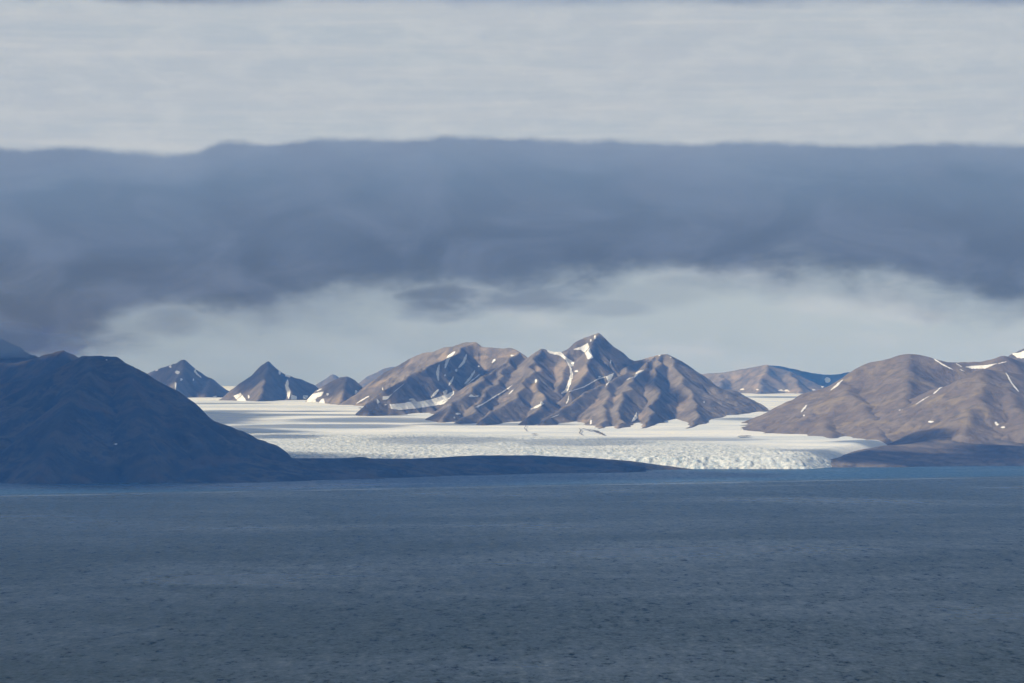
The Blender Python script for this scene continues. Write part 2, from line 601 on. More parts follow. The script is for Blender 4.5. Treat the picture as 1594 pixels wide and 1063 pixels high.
# ------------------------------------------------------------------ materials
def rock_mat(name, base, light, dark, streak=0.5, warm=None, bump=1.0, strata=0.0):
    m = bpy.data.materials.new(name)
    m.use_nodes = True
    n = NT(m.node_tree)
    bs = m.node_tree.nodes['Principled BSDF']
    geo = n.node('ShaderNodeNewGeometry')
    pos = geo.outputs['Position']
    at = n.node('ShaderNodeAttribute', attribute_name='gully')
    big = n.noise(pos, 0.0055, 5, 0.6, 0.8)
    mid = n.noise(pos, 0.018, 5, 0.6, 0.4)
    fin = n.noise(n.scale(pos, (1, 1, 0.45)), 0.07, 5, 0.7)
    c = n.mix(n.ss(big, 0.42, 0.62), base, light)
    c = n.mix(n.ss(mid, 0.47, 0.62, 0.0, 0.8), c, dark)
    c = n.mix(n.ss(at.outputs['Fac'], 0.3, 1.0, 0.0, streak), c, light)
    c = n.mix(n.ss(fin, 0.45, 0.8, 0.0, 0.45), c, dark)
    if warm:
        wn = n.noise(n.scale(pos, (1, 1, 1.6)), 0.006, 3, 0.5, 0.8)
        c = n.mix(n.ss(wn, 0.54, 0.68, 0.0, 0.7), c, warm)
    if strata:
        sx = n.node('ShaderNodeSeparateXYZ')
        n.l.new(pos, sx.inputs[0])
        zz = n.m('ADD', sx.outputs[2], n.m('MULTIPLY', n.m('SUBTRACT', big, 0.5), 120.0))
        sn = n.noise(n.xyz(0.0, 0.0, n.m('MULTIPLY', zz, 0.06)), 1.0, 4, 0.7)
        c = n.mix(n.ss(sn, 0.45, 0.65, 0.0, strata), c, dark)
    n.l.new(c, bs.inputs['Base Color'])
    bs.inputs['Roughness'].default_value = 0.95
    bs.inputs['Specular IOR Level'].default_value = 0.15
    bp = n.node('ShaderNodeBump')
    bp.inputs['Strength'].default_value = 0.75 * bump
    bp.inputs['Distance'].default_value = 11.0
    n.l.new(n.m('ADD', mid, n.m('MULTIPLY', fin, 0.5)), bp.inputs['Height'])
    n.l.new(bp.outputs[0], bs.inputs['Normal'])
    return m


M_rock = rock_mat('rock_grey_brown', (0.135, 0.115, 0.097), (0.235, 0.20, 0.16), (0.07, 0.062, 0.056), 0.6, (0.32, 0.25, 0.18))
M_rock_far = rock_mat('rock_far', (0.12, 0.105, 0.095), (0.17, 0.145, 0.12), (0.075, 0.067, 0.062), 0.4)
M_hill = rock_mat('rock_scree', (0.145, 0.116, 0.092), (0.205, 0.168, 0.128), (0.10, 0.082, 0.066), 0.4, (0.27, 0.215, 0.13), 0.8)
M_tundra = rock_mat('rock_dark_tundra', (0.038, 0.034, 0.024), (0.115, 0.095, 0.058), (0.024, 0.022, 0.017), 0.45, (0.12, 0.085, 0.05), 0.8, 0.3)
M_moraine = rock_mat('moraine_gravel', (0.10, 0.085, 0.07), (0.19, 0.16, 0.13), (0.065, 0.057, 0.05), 0.3, None, 0.6)


def snow_mat():
    m = bpy.data.materials.new('snow_old')
    m.use_nodes = True
    n = NT(m.node_tree)
    bs = m.node_tree.nodes['Principled BSDF']
    geo = n.node('ShaderNodeNewGeometry')
    a = n.noise(geo.outputs['Position'], 0.03, 4, 0.6)
    d_ = n.noise(geo.outputs['Position'], 0.11, 3, 0.7)
    c = n.mix(n.ss(a, 0.4, 0.7, 0.0, 0.8), (0.84, 0.84, 0.83), (0.62, 0.60, 0.57))
    c = n.mix(n.ss(d_, 0.52, 0.7, 0.0, 0.7), c, (0.48, 0.44, 0.40))
    n.l.new(c, bs.inputs['Base Color'])
    bs.inputs['Roughness'].default_value = 0.7
    return m


M_snow = snow_mat()


def ice_mat():
    m = bpy.data.materials.new('glacier_ice')
    m.use_nodes = True
    n = NT(m.node_tree)
    bs = m.node_tree.nodes['Principled BSDF']
    geo = n.node('ShaderNodeNewGeometry')
    pos = geo.outputs['Position']
    cv = n.node('ShaderNodeAttribute', attribute_name='crevasse').outputs['Fac']
    hi = n.node('ShaderNodeAttribute', attribute_name='serac').outputs['Fac']
    flow = n.noise(n.scale(pos, (0.0011, 0.0032, 0.01)), 1.0, 5, 0.6, 0.6)
    flow2 = n.noise(n.scale(pos, (0.004, 0.012, 0.01)), 1.0, 5, 0.6, 0.5)
    c = n.mix(n.ss(flow, 0.42, 0.62), (0.80, 0.79, 0.76), (0.60, 0.64, 0.67))
    c = n.mix(n.ss(flow2, 0.5, 0.7, 0.0, 0.4), c, (0.68, 0.68, 0.67))
    # broken ice: blue-grey clefts, a little rock dust on the blocks
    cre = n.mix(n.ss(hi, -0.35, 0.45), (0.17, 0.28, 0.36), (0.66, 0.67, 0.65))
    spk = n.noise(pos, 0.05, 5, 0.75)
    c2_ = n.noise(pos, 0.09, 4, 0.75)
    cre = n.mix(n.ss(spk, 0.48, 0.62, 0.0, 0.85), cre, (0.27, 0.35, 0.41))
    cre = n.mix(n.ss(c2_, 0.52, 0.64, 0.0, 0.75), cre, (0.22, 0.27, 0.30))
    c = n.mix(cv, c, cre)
    dirt = n.noise(pos, 0.011, 5, 0.7)
    c = n.mix(n.m('MULTIPLY', n.ss(dirt, 0.66, 0.75), n.m('MULTIPLY', cv, 0.5)), c, (0.25, 0.22, 0.18))
    n.l.new(c, bs.inputs['Base Color'])
    bs.inputs['Roughness'].default_value = 0.75
    bp = n.node('ShaderNodeBump')
    bp.inputs['Distance'].default_value = 5.0
    n.l.new(n.m('MULTIPLY', cv, 1.0), bp.inputs['Strength'])
    n.l.new(spk, bp.inputs['Height'])
    n.l.new(bp.outputs[0], bs.inputs['Normal'])
    return m


M_ice = ice_mat()


def water_mat():
    m = bpy.data.materials.new('fjord_water')
    m.use_nodes = True
    n = NT(m.node_tree)
    bs = m.node_tree.nodes['Principled BSDF']
    geo = n.node('ShaderNodeNewGeometry')
    pos = geo.outputs['Position']
    # wind waves of several lengths; crests lie across the fjord
    w1 = n.noise(n.scale(pos, (0.14, 0.045, 1)), 1.0, 4, 0.65, 0.3)
    w2 = n.noise(n.scale(pos, (0.035, 0.0085, 1)), 1.0, 4, 0.6, 0.3)
    w3 = n.noise(n.scale(pos, (0.010, 0.0016, 1)), 1.0, 4, 0.6, 0.2)
    slick = n.noise(n.scale(pos, (0.0011, 0.0013, 1)), 1.0, 4, 0.6, 0.4)
    w0 = n.noise(n.scale(pos, (0.065, 0.018, 1)), 1.0, 4, 0.7, 0.4)
    wx = n.noise(n.scale(pos, (0.08, 0.02, 1)), 1.0, 3, 0.6)
    dash = n.m('ADD', n.m('MULTIPLY', w1, 0.4), n.m('ADD', n.m('MULTIPLY', w0, 0.35), n.m('MULTIPLY', w2, 0.25)))
    # slope of the water surface: mostly gentle, steep on the near faces of the wavelets
    rough_ = n.ss(slick, 0.35, 0.7, 1.0, 0.55)
    ty = n.m('ADD', n.m('MULTIPLY', n.m('SUBTRACT', dash, 0.41), -1.5), n.m('MULTIPLY', n.ss(dash, 0.55, 0.62), -0.6))
    tx = n.m('MULTIPLY', n.m('SUBTRACT', wx, 0.5), 0.35)
    vn = n.node('ShaderNodeVectorMath', operation='NORMALIZE')
    n.l.new(n.xyz(n.m('MULTIPLY', tx, rough_), n.m('MULTIPLY', ty, rough_), 1.0), vn.inputs[0])
    n.l.new(vn.outputs[0], bs.inputs['Normal'])
    dk = n.m('ADD', n.m('MULTIPLY', w1, 0.55), n.m('MULTIPLY', w2, 0.45))
    c = n.mix(n.ss(dk, 0.52, 0.66), (0.017, 0.025, 0.015), (0.005, 0.007, 0.005))
    sx = n.node('ShaderNodeSeparateXYZ')
    n.l.new(pos, sx.inputs[0])
    # paler, silt-laden meltwater along the glacier shore, ending at a foam line
    shore = n.m('SUBTRACT', sx.outputs[1], n.m('MULTIPLY', sx.outputs[0], 0.64))
    shore = n.m('ADD', shore, n.m('MULTIPLY', n.m('SUBTRACT', slick, 0.5), 60.0))
    silt = n.ss(shore, 10230.0, 10420.0)
    c = n.mix(silt, c, (0.014, 0.05, 0.09))
    line = n.m('MULTIPLY', n.ss(shore, 10130.0, 10200.0), n.ss(shore, 10220.0, 10300.0, 1.0, 0.0))
    lbr = n.noise(n.scale(pos, (0.0016, 0.0005, 1)), 1.0, 4, 0.7)
    line = n.m('MULTIPLY', line, n.ss(lbr, 0.4, 0.6, 0.25, 1.0))
    c = n.mix(n.m('MULTIPLY', line, 0.5), c, (0.22, 0.27, 0.32))
    n.l.new(c, bs.inputs['Base Color'])
    n.l.new(n.ss(slick, 0.35, 0.7, 0.36, 0.26), bs.inputs['Roughness'])
    bs.inputs['IOR'].default_value = 1.333
    bs.inputs['Specular Tint'].default_value = (1.0, 0.98, 0.86, 1)
    bs.inputs['Specular IOR Level'].default_value = 0.22
    return m


M_water = water_mat()

# ------------------------------------------------------------------ water
wv = [(-16000, -3000, 0), (16000, -3000, 0), (16000, 42000, 0), (-16000, 42000, 0)]
water = new_mesh('water', wv, [(0, 1, 2, 3)], M_water, smooth_=False)
tag(water, 'slate blue rippled fjord water filling the foreground up to the shore', None, None, 'structure')

# seabed / land under everything
M_bed = rock_mat('seabed', (0.1, 0.09, 0.08), (0.14, 0.12, 0.1), (0.07, 0.06, 0.05))
bed = new_mesh('ground', [(x, y, -60) for x, y, _ in wv], [(0, 1, 2, 3)], M_bed, smooth_=False)
tag(bed, 'bedrock under the fjord and the glacier', None, None, 'structure')


# ------------------------------------------------------------------ glacier
def build_glacier():
    xs = np.concatenate([np.arange(-1500, 1750, 5.5)])
    ys = np.concatenate([np.arange(12360, 12700, 4.0), np.arange(12700, 15400, 6.5)])
    X, Y = np.meshgrid(xs, ys)
    Z = glacier_h(X, Y)
    lim = np.interp(X, [-1200, -300, 500, 1100, 1600], [15150, 15100, 14500, 13500, 13300])
    cv = (1 - smooth(Y, lim - 900, lim)) * (0.95 + 0.5 * fbm(X / 380.0, Y / 260.0, 31, 3))
    cv = np.clip(cv, 0, 1)
    wx = X + 18 * fbm(X / 90.0, Y / 90.0, 40, 3)
    wy = Y + 18 * fbm(X / 90.0, Y / 90.0, 41, 3)
    blk = fbm(wx / 21.0, wy / 15.0, 33, 3, 0.7, True)
    blk2 = fbm(wx / 34.0, wy / 28.0, 36, 3, 0.65)
    s = 0.6 * blk + 0.6 * blk2
    near = 1 - smooth(Y, 12500, 13400)
    Z = Z + cv * (s * (9.0 + 5.0 * near))
    # broken calving front
    fl = 12440 + 26 * fbm(X / 60.0, X * 0 + 3, 37, 4) - 0.03 * (X - 900) + 30 * fbm(X / 300.0, X * 0 + 9, 38, 3)
    fl = fl + 12 * fbm(X / 22.0, Y / 12.0, 45, 3) + 34 * fbm(X / 120.0, Y / 60.0, 46, 4)
    step_ = smooth(Y - fl, 0, 75)
    lip = 0.35 * (np.floor((Y - fl) / 16.0 + 0.5 * blk2) * 16.0 / 75.0) + 0.65 * step_
    Z = np.where(Y < fl, -15, np.minimum(Z, 6 + (Z - 6) * np.clip(lip, 0, 1) + 5 * blk2 * (step_ < 1)))
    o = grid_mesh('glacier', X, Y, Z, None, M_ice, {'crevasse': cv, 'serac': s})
    # upper basin, coarser
    xs2 = np.arange(-7000, 7001, 40.0)
    ys2 = np.concatenate([np.arange(15380, 20000, 20.0), np.arange(20000, 41000, 100.0)])
    X2, Y2 = np.meshgrid(xs2, ys2)
    Z2 = glacier_h(X2, Y2) - 0.5
    z0 = np.zeros(X2.shape)
    up = grid_mesh('ice_field', X2, Y2, Z2, None, M_ice, {'crevasse': z0, 'serac': z0})
    tag(o, 'broken white crevassed glacier front reaching the fjord', None, None, 'structure')
    tag(up, 'smooth white upper glacier plain between the mountains', None, None, 'structure')
    return o, up


glacier, ice_field = build_glacier()

# ------------------------------------------------------------------ mountains
# left: big dark mountain falling straight into the fjord
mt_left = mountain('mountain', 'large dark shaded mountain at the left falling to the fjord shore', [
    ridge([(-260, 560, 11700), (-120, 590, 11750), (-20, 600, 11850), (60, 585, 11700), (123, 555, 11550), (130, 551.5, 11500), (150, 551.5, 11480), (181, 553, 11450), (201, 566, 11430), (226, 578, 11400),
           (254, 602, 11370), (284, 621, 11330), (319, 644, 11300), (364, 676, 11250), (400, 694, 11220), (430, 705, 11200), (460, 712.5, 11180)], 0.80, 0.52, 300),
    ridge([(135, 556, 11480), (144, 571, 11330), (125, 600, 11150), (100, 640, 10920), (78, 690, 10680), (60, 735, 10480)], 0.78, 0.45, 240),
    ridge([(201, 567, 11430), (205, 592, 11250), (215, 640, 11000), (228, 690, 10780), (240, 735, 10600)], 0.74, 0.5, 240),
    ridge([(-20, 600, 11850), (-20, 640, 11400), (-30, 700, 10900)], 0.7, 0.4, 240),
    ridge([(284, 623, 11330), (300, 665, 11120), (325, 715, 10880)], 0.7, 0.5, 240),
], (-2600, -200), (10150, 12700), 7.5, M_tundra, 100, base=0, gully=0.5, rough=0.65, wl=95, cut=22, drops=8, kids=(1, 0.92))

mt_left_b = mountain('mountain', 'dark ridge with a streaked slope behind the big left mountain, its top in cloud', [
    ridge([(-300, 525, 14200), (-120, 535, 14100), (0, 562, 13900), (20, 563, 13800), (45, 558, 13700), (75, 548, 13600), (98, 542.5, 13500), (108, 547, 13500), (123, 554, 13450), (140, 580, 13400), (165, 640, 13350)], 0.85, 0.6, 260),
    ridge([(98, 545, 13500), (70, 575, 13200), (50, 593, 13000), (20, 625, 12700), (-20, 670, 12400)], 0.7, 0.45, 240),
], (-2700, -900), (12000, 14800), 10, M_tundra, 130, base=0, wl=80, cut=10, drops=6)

mt_left_c = mountain('mountain', 'cloud-wrapped high mountain with a pale snowfield at the far left edge', [
    ridge([(-400, 520, 16500), (-120, 500, 16300), (-30, 515, 16000), (0, 524, 15900), (30, 538, 15800), (60, 556, 15700), (110, 600, 15500)], 0.7, 0.35, 300),
], (-4500, -1700), (14600, 17600), 16, M_tundra, 140, cut=30)

# far pointed peaks
pk1 = mountain('mountain', 'sharp blue-grey far peak with scattered snow spots, leftmost of the pointed peaks', [
    ridge([(200, 597, 21500), (232, 577, 21400), (253, 569, 21300), (270, 564, 21300), (276, 562, 21250), (283, 557, 21200), (288, 556, 21200), (300, 567, 21200), (318, 580, 21200), (330, 586, 21200), (345, 599, 21150), (352, 608, 21100)], 1.4, 0.9, 200),
    ridge([(287, 558, 21200), (282, 580, 20900), (272, 600, 20600), (265, 618, 20400)], 1.1, 0.4, 180),
    ridge([(330, 588, 21200), (325, 600, 20900), (318, 615, 20700)], 1.0, 0.4, 180),
], (-2700, -1500), (19900, 22300), 11, M_rock_far, 200, wl=60, gully=1.2, drops=6, kids=(1, 0.9), jit=15)
pk2 = mountain('mountain', 'steep pyramid peak with snow streaks on its right shoulder', [
    ridge([(372, 612, 19700), (380, 604, 19680), (390, 592, 19650), (400, 573, 19600), (408, 564, 19600), (417, 558.5, 19600), (424, 566, 19600), (438, 577, 19600), (455, 584, 19600), (470, 587, 19600), (492, 597, 19600)], 1.5, 0.95, 180),
    ridge([(417, 561, 19600), (413, 580, 19300), (408, 600, 19000), (400, 622, 18700)], 1.2, 0.45, 170),
    ridge([(450, 584, 19600), (452, 600, 19300), (450, 618, 19050)], 1.0, 0.4, 170),
], (-1850, -950), (18200, 20800), 9, M_rock_far, 230, wl=60, gully=1.2, drops=6, kids=(1, 0.9), jit=15)
pk3 = mountain('mountain', 'small rounded brown hill at the foot of the central massif', [
    ridge([(492, 606, 18500), (500, 601, 18480), (518, 590, 18450), (530, 585, 18420), (540, 583.5, 18400), (552, 590, 18400), (562, 600, 18400), (572, 610, 18400)], 1.1, 0.75, 200),
    ridge([(540, 585, 18400), (535, 605, 18100), (528, 628, 17800)], 0.9, 0.4, 200),
], (-1300, -600), (17400, 19300), 8, M_rock, 260, wl=60, drops=6)
pk4 = mountain('mountain', 'faint hazy far peaks showing behind the small brown hill', [
    ridge([(440, 620, 31000), (500, 596, 30500), (519, 579, 30000), (526, 586, 30000), (545, 603, 30000), (562, 594, 30000), (575, 580, 30000), (590, 576, 30000),
           (597, 570, 30000), (612, 567, 30000), (640, 575, 30000), (700, 600, 30000)], 1.0, 0.5, 300),
], (-2300, -300), (28500, 31500), 22, M_rock_far, 280, wl=90, gully=1.6)
pk5 = mountain('mountain', 'low distant snowy saddle between the two pointed peaks', [
    ridge([(340, 612, 27500), (365, 606, 27000), (380, 597, 26800), (395, 590, 26600), (430, 600, 26500)], 0.9, 0.4, 300),
], (-2700, -1700), (25500, 28500), 22, M_rock_far, 290, wl=90)

# central massif
massif = mountain('mountain', 'broad brown central massif with several summits, gullies and snow streaks', [
    # long left crest and its lit front edge
    ridge([(566, 602, 18200), (600, 578, 18000), (625, 565, 17900), (640, 556, 17800), (660, 548, 17700), (676, 546, 17650), (692, 539, 17600), (705, 538, 17550), (722, 532, 17500), (740, 531, 17400),
           (745, 538, 17380), (760, 539, 17350), (780, 541, 17300), (797, 540.5, 17250), (808, 546, 17200), (822, 556, 17100)], 0.9, 0.68, 240),
    ridge([(736, 533, 17400), (715, 545, 17200), (690, 559, 16950), (660, 574, 16700), (630, 589, 16480), (600, 605, 16300), (580, 619, 16200), (570, 628, 16130)], 1.1, 0.72, 220),
    ridge([(808, 546, 17200), (790, 562, 16900), (765, 580, 16600), (745, 595, 16300), (722, 615, 16000), (700, 635, 15800), (688, 652, 15650)], 0.85, 0.4, 200),
    ridge([(790, 562, 16900), (775, 590, 16500), (750, 620, 16050), (720, 648, 15600)], 0.8, 0.4, 180),
    # middle summit
    ridge([(822, 556, 17100), (835, 547, 17000), (844, 541, 16950), (848, 542, 16950), (858, 546, 16950), (872, 547, 16950), (886, 542, 17000), (897, 530, 17020), (910, 524, 17050), (922, 520, 17050), (932, 516.5, 17050),
           (938, 522, 17050), (950, 536, 17050), (963, 547, 17050), (975, 555, 17000), (988, 561, 16950), (1000, 558, 16900), (1012, 554, 16850), (1025, 551, 16800), (1038, 550, 16800), (1052, 556, 16800),
           (1068, 565, 16850), (1082, 575, 16880), (1095, 583, 16880), (1110, 597, 16880), (1122, 609, 16880), (1132, 619, 16880), (1140, 628, 16880)], 0.95, 0.72, 230),
    ridge([(844, 542, 16950), (832, 562, 16650), (822, 585, 16350), (805, 610, 16050), (780, 632, 15750), (750, 652, 15450)], 0.9, 0.4, 190),
    ridge([(832, 565, 16650), (838, 590, 16350), (846, 612, 16050), (842, 632, 15800), (820, 650, 15500)], 0.9, 0.42, 160),
    ridge([(886, 543, 17000), (884, 565, 16750), (876, 590, 16500), (866, 606, 16350)], 0.8, 0.4, 180),
    # high pyramid
    ridge([(930, 518, 17050), (923, 535, 16850), (921, 552, 16650), (915, 575, 16450), (900, 595, 16300), (885, 608, 16150)], 1.15, 0.45, 170),
    # big lower spur
    ridge([(988, 562, 16950), (975, 575, 16700), (955, 590, 16450), (925, 604, 16200), (895, 622, 15950), (868, 640, 15700), (845, 656, 15450)], 0.8, 0.36, 200),
    ridge([(955, 590, 16450), (948, 615, 16000), (942, 645, 15500), (938, 664, 15200), (930, 676, 14960)], 0.65, 0.34, 200),
    # right summit
    ridge([(1020, 552, 16820), (1005, 570, 16550), (985, 592, 16250), (970, 620, 15850), (964, 650, 15400), (958, 672, 15050)], 0.85, 0.4, 190),
    ridge([(1030, 551, 16800), (1018, 572, 16500), (1017, 596, 16200), (1020, 620, 15900), (1010, 645, 15550), (1004, 662, 15250), (996, 674, 14980)], 1.1, 0.45, 150),
    ridge([(1040, 551, 16800), (1056, 578, 16500), (1074, 605, 16200), (1082, 635, 15850), (1078, 654, 15480), (1062, 668, 15180)], 0.72, 0.36, 260),
], (-1050, 1450), (14700, 19000), 6.0, M_rock, 300, wl=75, gully=0.6, drops=12, rough=0.75, kids=(1, 0.95), jit=28, soft=3, cmax=50.0)

# far right, across the side glacier
far_r = mountain('mountain', 'grey flat-topped far ridge closing the side glacier valley', [
    ridge([(1040, 600, 25600), (1072, 585, 25500), (1100, 579, 25400), (1125, 578, 25300), (1150, 573, 25200), (1175, 569, 25100), (1194, 565, 25000), (1205, 569, 25000), (1225, 574, 25000),
           (1250, 585, 25000), (1275, 597, 25000), (1300, 606, 25000)], 0.9, 0.45, 260),
    ridge([(1194, 566, 25000), (1185, 585, 24700), (1180, 607, 24300)], 0.9, 0.4, 220),
    ridge([(1232, 577, 25000), (1240, 592, 24700), (1243, 607, 24400)], 0.9, 0.4, 200),
    ridge([(1125, 579, 25300), (1120, 592, 25000), (1115, 606, 24600)], 0.8, 0.4, 200),
], (900, 2800), (23500, 26800), 14, M_rock, 400, wl=110, gully=1.2, drops=6, kids=(1, 0.9), jit=30)
far_rb = mountain('mountain', 'dark blue shaded ridge behind the flat-topped far ridge', [
    ridge([(1150, 580, 27800), (1195, 566.5, 27500), (1212, 567, 27400), (1240, 573, 27300), (1265, 578.5, 27300), (1285, 581, 27300), (1305, 580.5, 27200), (1316, 577.5, 27200), (1345, 576, 27200), (1400, 590, 27200)], 0.8, 0.4, 300),
], (1700, 4200), (26000, 29000), 18, M_rock_far, 430, wl=110)

# right hill
hill_r = mountain('mountain', 'wide smooth brown mountain on the right shore above the glacier tongue', [
    ridge([(1338, 569, 15650), (1355, 560, 15600), (1375, 557, 15550), (1392, 553, 15500), (1402, 548, 15500), (1418, 547, 15500), (1440, 550, 15500), (1458, 557, 15450), (1482, 561, 15450),
           (1500, 560, 15500), (1530, 559, 15500), (1550, 554, 15500), (1562, 549, 15500), (1585, 559, 15600), (1680, 560, 15800), (1800, 575, 15800)], 0.68, 0.46, 300),
    ridge([(1335, 571, 15650), (1318, 584, 15600), (1302, 597, 15550), (1280, 609, 15400), (1264, 621, 15250), (1246, 636, 15080), (1230, 649, 14950), (1212, 660, 14850), (1196, 667.5, 14780), (1180, 672, 14720), (1168, 675, 14680)], 0.9, 0.68, 240),
    ridge([(1310, 590, 15500), (1325, 612, 15000), (1350, 640, 14600), (1365, 662, 14200), (1380, 680, 13900)], 0.55, 0.32, 240),
    ridge([(1290, 612, 15400), (1288, 645, 14800), (1296, 675, 14200), (1312, 696, 13700)], 0.6, 0.42, 240),
    ridge([(1418, 550, 15500), (1410, 590, 15000), (1408, 630, 14500), (1415, 655, 14200)], 0.6, 0.33, 220),
], (1050, 3000), (13000, 16700), 7.5, M_hill, 500, wl=120, gully=0.5, drops=8, soft=22, cmax=26.0, rough=0.7, kids=(1, 0.95), jit=25)
hill_rb = mountain('mountain', 'rounded brown foothill with a snowy gully, right of the smooth mountain', [
    ridge([(1480, 640, 14400), (1495, 590, 14500), (1510, 580, 14550), (1530, 571, 14600), (1560, 575, 14700), (1594, 580, 14800), (1700, 600, 15000)], 0.6, 0.34, 260),
    ridge([(1510, 580, 14550), (1480, 602, 14450), (1450, 622, 14350), (1420, 640, 14250), (1400, 648, 14200)], 0.6, 0.34, 220),
    ridge([(1528, 572, 14600), (1530, 610, 14200), (1510, 650, 13800), (1500, 672, 13600)], 0.55, 0.32, 240),
    ridge([(1560, 576, 14700), (1575, 615, 14200), (1600, 655, 13750)], 0.55, 0.32, 240),
], (1500, 3000), (12900, 15700), 7.5, M_hill, 530, wl=110, gully=0.5, drops=8, soft=22, cmax=26.0, rough=0.7, kids=(1, 0.95), jit=25)
peak_r = mountain('mountain', 'dark snow-flecked summit peeping over the right edge', [
    ridge([(1540, 570, 17500), (1570, 552, 17400), (1590, 542, 17300), (1610, 532, 17300), (1650, 525, 17300), (1760, 545, 17300)], 0.9, 0.4, 260),
], (2200, 3600), (16400, 18400), 10, M_rock_far, 560)


# low forelands
def foreland(name, label, crest, xr, yr, mat, seed, s=0.1, step=7.0):
    return mountain(name, label, [ridge(c, s * 1.6, s, 150) for c in crest], xr, yr, step, mat, seed, base=0, gully=0.2, wl=60, cut=8, rough=0.22)


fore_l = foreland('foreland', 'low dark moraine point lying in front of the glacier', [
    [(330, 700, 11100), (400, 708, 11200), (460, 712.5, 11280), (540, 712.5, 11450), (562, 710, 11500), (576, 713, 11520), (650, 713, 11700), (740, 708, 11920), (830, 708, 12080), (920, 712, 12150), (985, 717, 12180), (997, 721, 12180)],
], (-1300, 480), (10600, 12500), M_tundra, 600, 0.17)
fore_m = foreland('foreland', 'thin dark spit tapering to the open glacier front', [
    [(850, 712, 12330), (985, 717.5, 12340), (1020, 722, 12350), (1055, 726.5, 12360), (1084, 730.5, 12370)],
], (0, 780), (12150, 12420), M_tundra, 620, 0.22, 5.0)
fore_r = foreland('foreland', 'wide low gravel plain on the right shore below the brown hills', [
    [(1200, 731, 12600), (1235, 727, 12650), (1265, 720, 12750), (1300, 713, 12850), (1335, 705, 12980), (1376, 693, 13250), (1445, 689, 13400), (1520, 690, 13400), (1594, 694, 13350), (1750, 690, 13350)],
    [(1594, 680, 13700), (1500, 676, 13700), (1440, 684, 13600)],
], (1000, 2900), (12300, 14300), M_moraine, 640, 0.14)

# ------------------------------------------------------------------ snow patches lying on the mountains
NPATCH = [0]


def inside(px, py, poly):
    c = np.zeros(px.shape, bool)
    n = len(poly)
    for i in range(n):
        x1, y1 = poly[i]
        x2, y2 = poly[(i + 1) % n]
        if y1 == y2:
            continue
        m = ((y1 > py) != (y2 > py)) & (px < (x2 - x1) * (py - y1) / (y2 - y1) + x1)
        c ^= m
    return c


def drape(parent, test, bounds, res=0.6, thick=2.0, name='snow_patch', mat=None):
    fld = FIELDS[parent.name]
    xs = np.arange(bounds[0] - 2, bounds[2] + 2, res)
    ys = np.arange(bounds[1] - 2, bounds[3] + 2, res * 0.75)
    A, B = np.meshgrid(xs, ys)
    NPATCH[0] += 1
    s = NPATCH[0] * 7
    An = A + 1.5 * fbm(A / 3.2, B / 3.2, s, 4, 0.6)
    Bn = B + 1.1 * fbm(A / 3.2, B / 3.2, s + 3, 4, 0.6)
    inn = test(An, Bn)
    u, v = (A - 797.0) / F, -(B - 531.5) / F
    Yn, Yf = fld[1][0], fld[1][-1]
    hit = np.full(A.shape, np.nan)
    prev = np.full(A.shape, -1.0)
    for Yc in np.arange(Yn, Yf, 9.0):
        k = Yc / (cp - v * sp)
        zr = CH + (sp + v * cp) * k
        dz = sample(fld, u * k, np.full(A.shape, Yc)) - zr
        new = np.isnan(hit) & (dz >= 0)
        fr = np.where(new, -prev / np.maximum(dz - prev, 1e-6), 0)
        hit = np.where(new, Yc - 9.0 + 9.0 * np.clip(fr, 0, 1), hit)
        prev = dz
    ok = inn & ~np.isnan(hit)
    if not ok.any():
        return None
    hit2 = np.where(np.isnan(hit), 0, hit)
    k = hit2 / (cp - v * sp)
    X = u * k
    Z = CH + (sp + v * cp) * k
    # depth into the patch
    e = ok.astype(float)
    for _ in range(2):
        ep = np.pad(e, 1)
        e = np.minimum(e, (ep[:-2, 1:-1] + ep[2:, 1:-1] + ep[1:-1, :-2] + ep[1:-1, 2:]) / 4)
    Z = Z + 0.5 + thick * e
    q_ok = ok[:-1, :-1] & ok[:-1, 1:] & ok[1:, 1:] & ok[1:, :-1]
    Hm = np.stack([hit2[:-1, :-1], hit2[:-1, 1:], hit2[1:, 1:], hit2[1:, :-1]])
    q_ok &= (Hm.max(0) - Hm.min(0)) < 60
    if q_ok.sum() < 2:
        return None
    idx = np.arange(A.size).reshape(A.shape)
    q = np.stack([idx[:-1, :-1], idx[1:, :-1], idx[1:, 1:], idx[:-1, 1:]], -1)[q_ok]
    used = np.unique(q)
    rm = np.full(A.size, -1)
    rm[used] = np.arange(len(used))
    V = np.stack([X.ravel(), hit2.ravel(), Z.ravel()], -1)[used]
    return new_mesh(name, V, rm[q], mat or M_snow, parent)


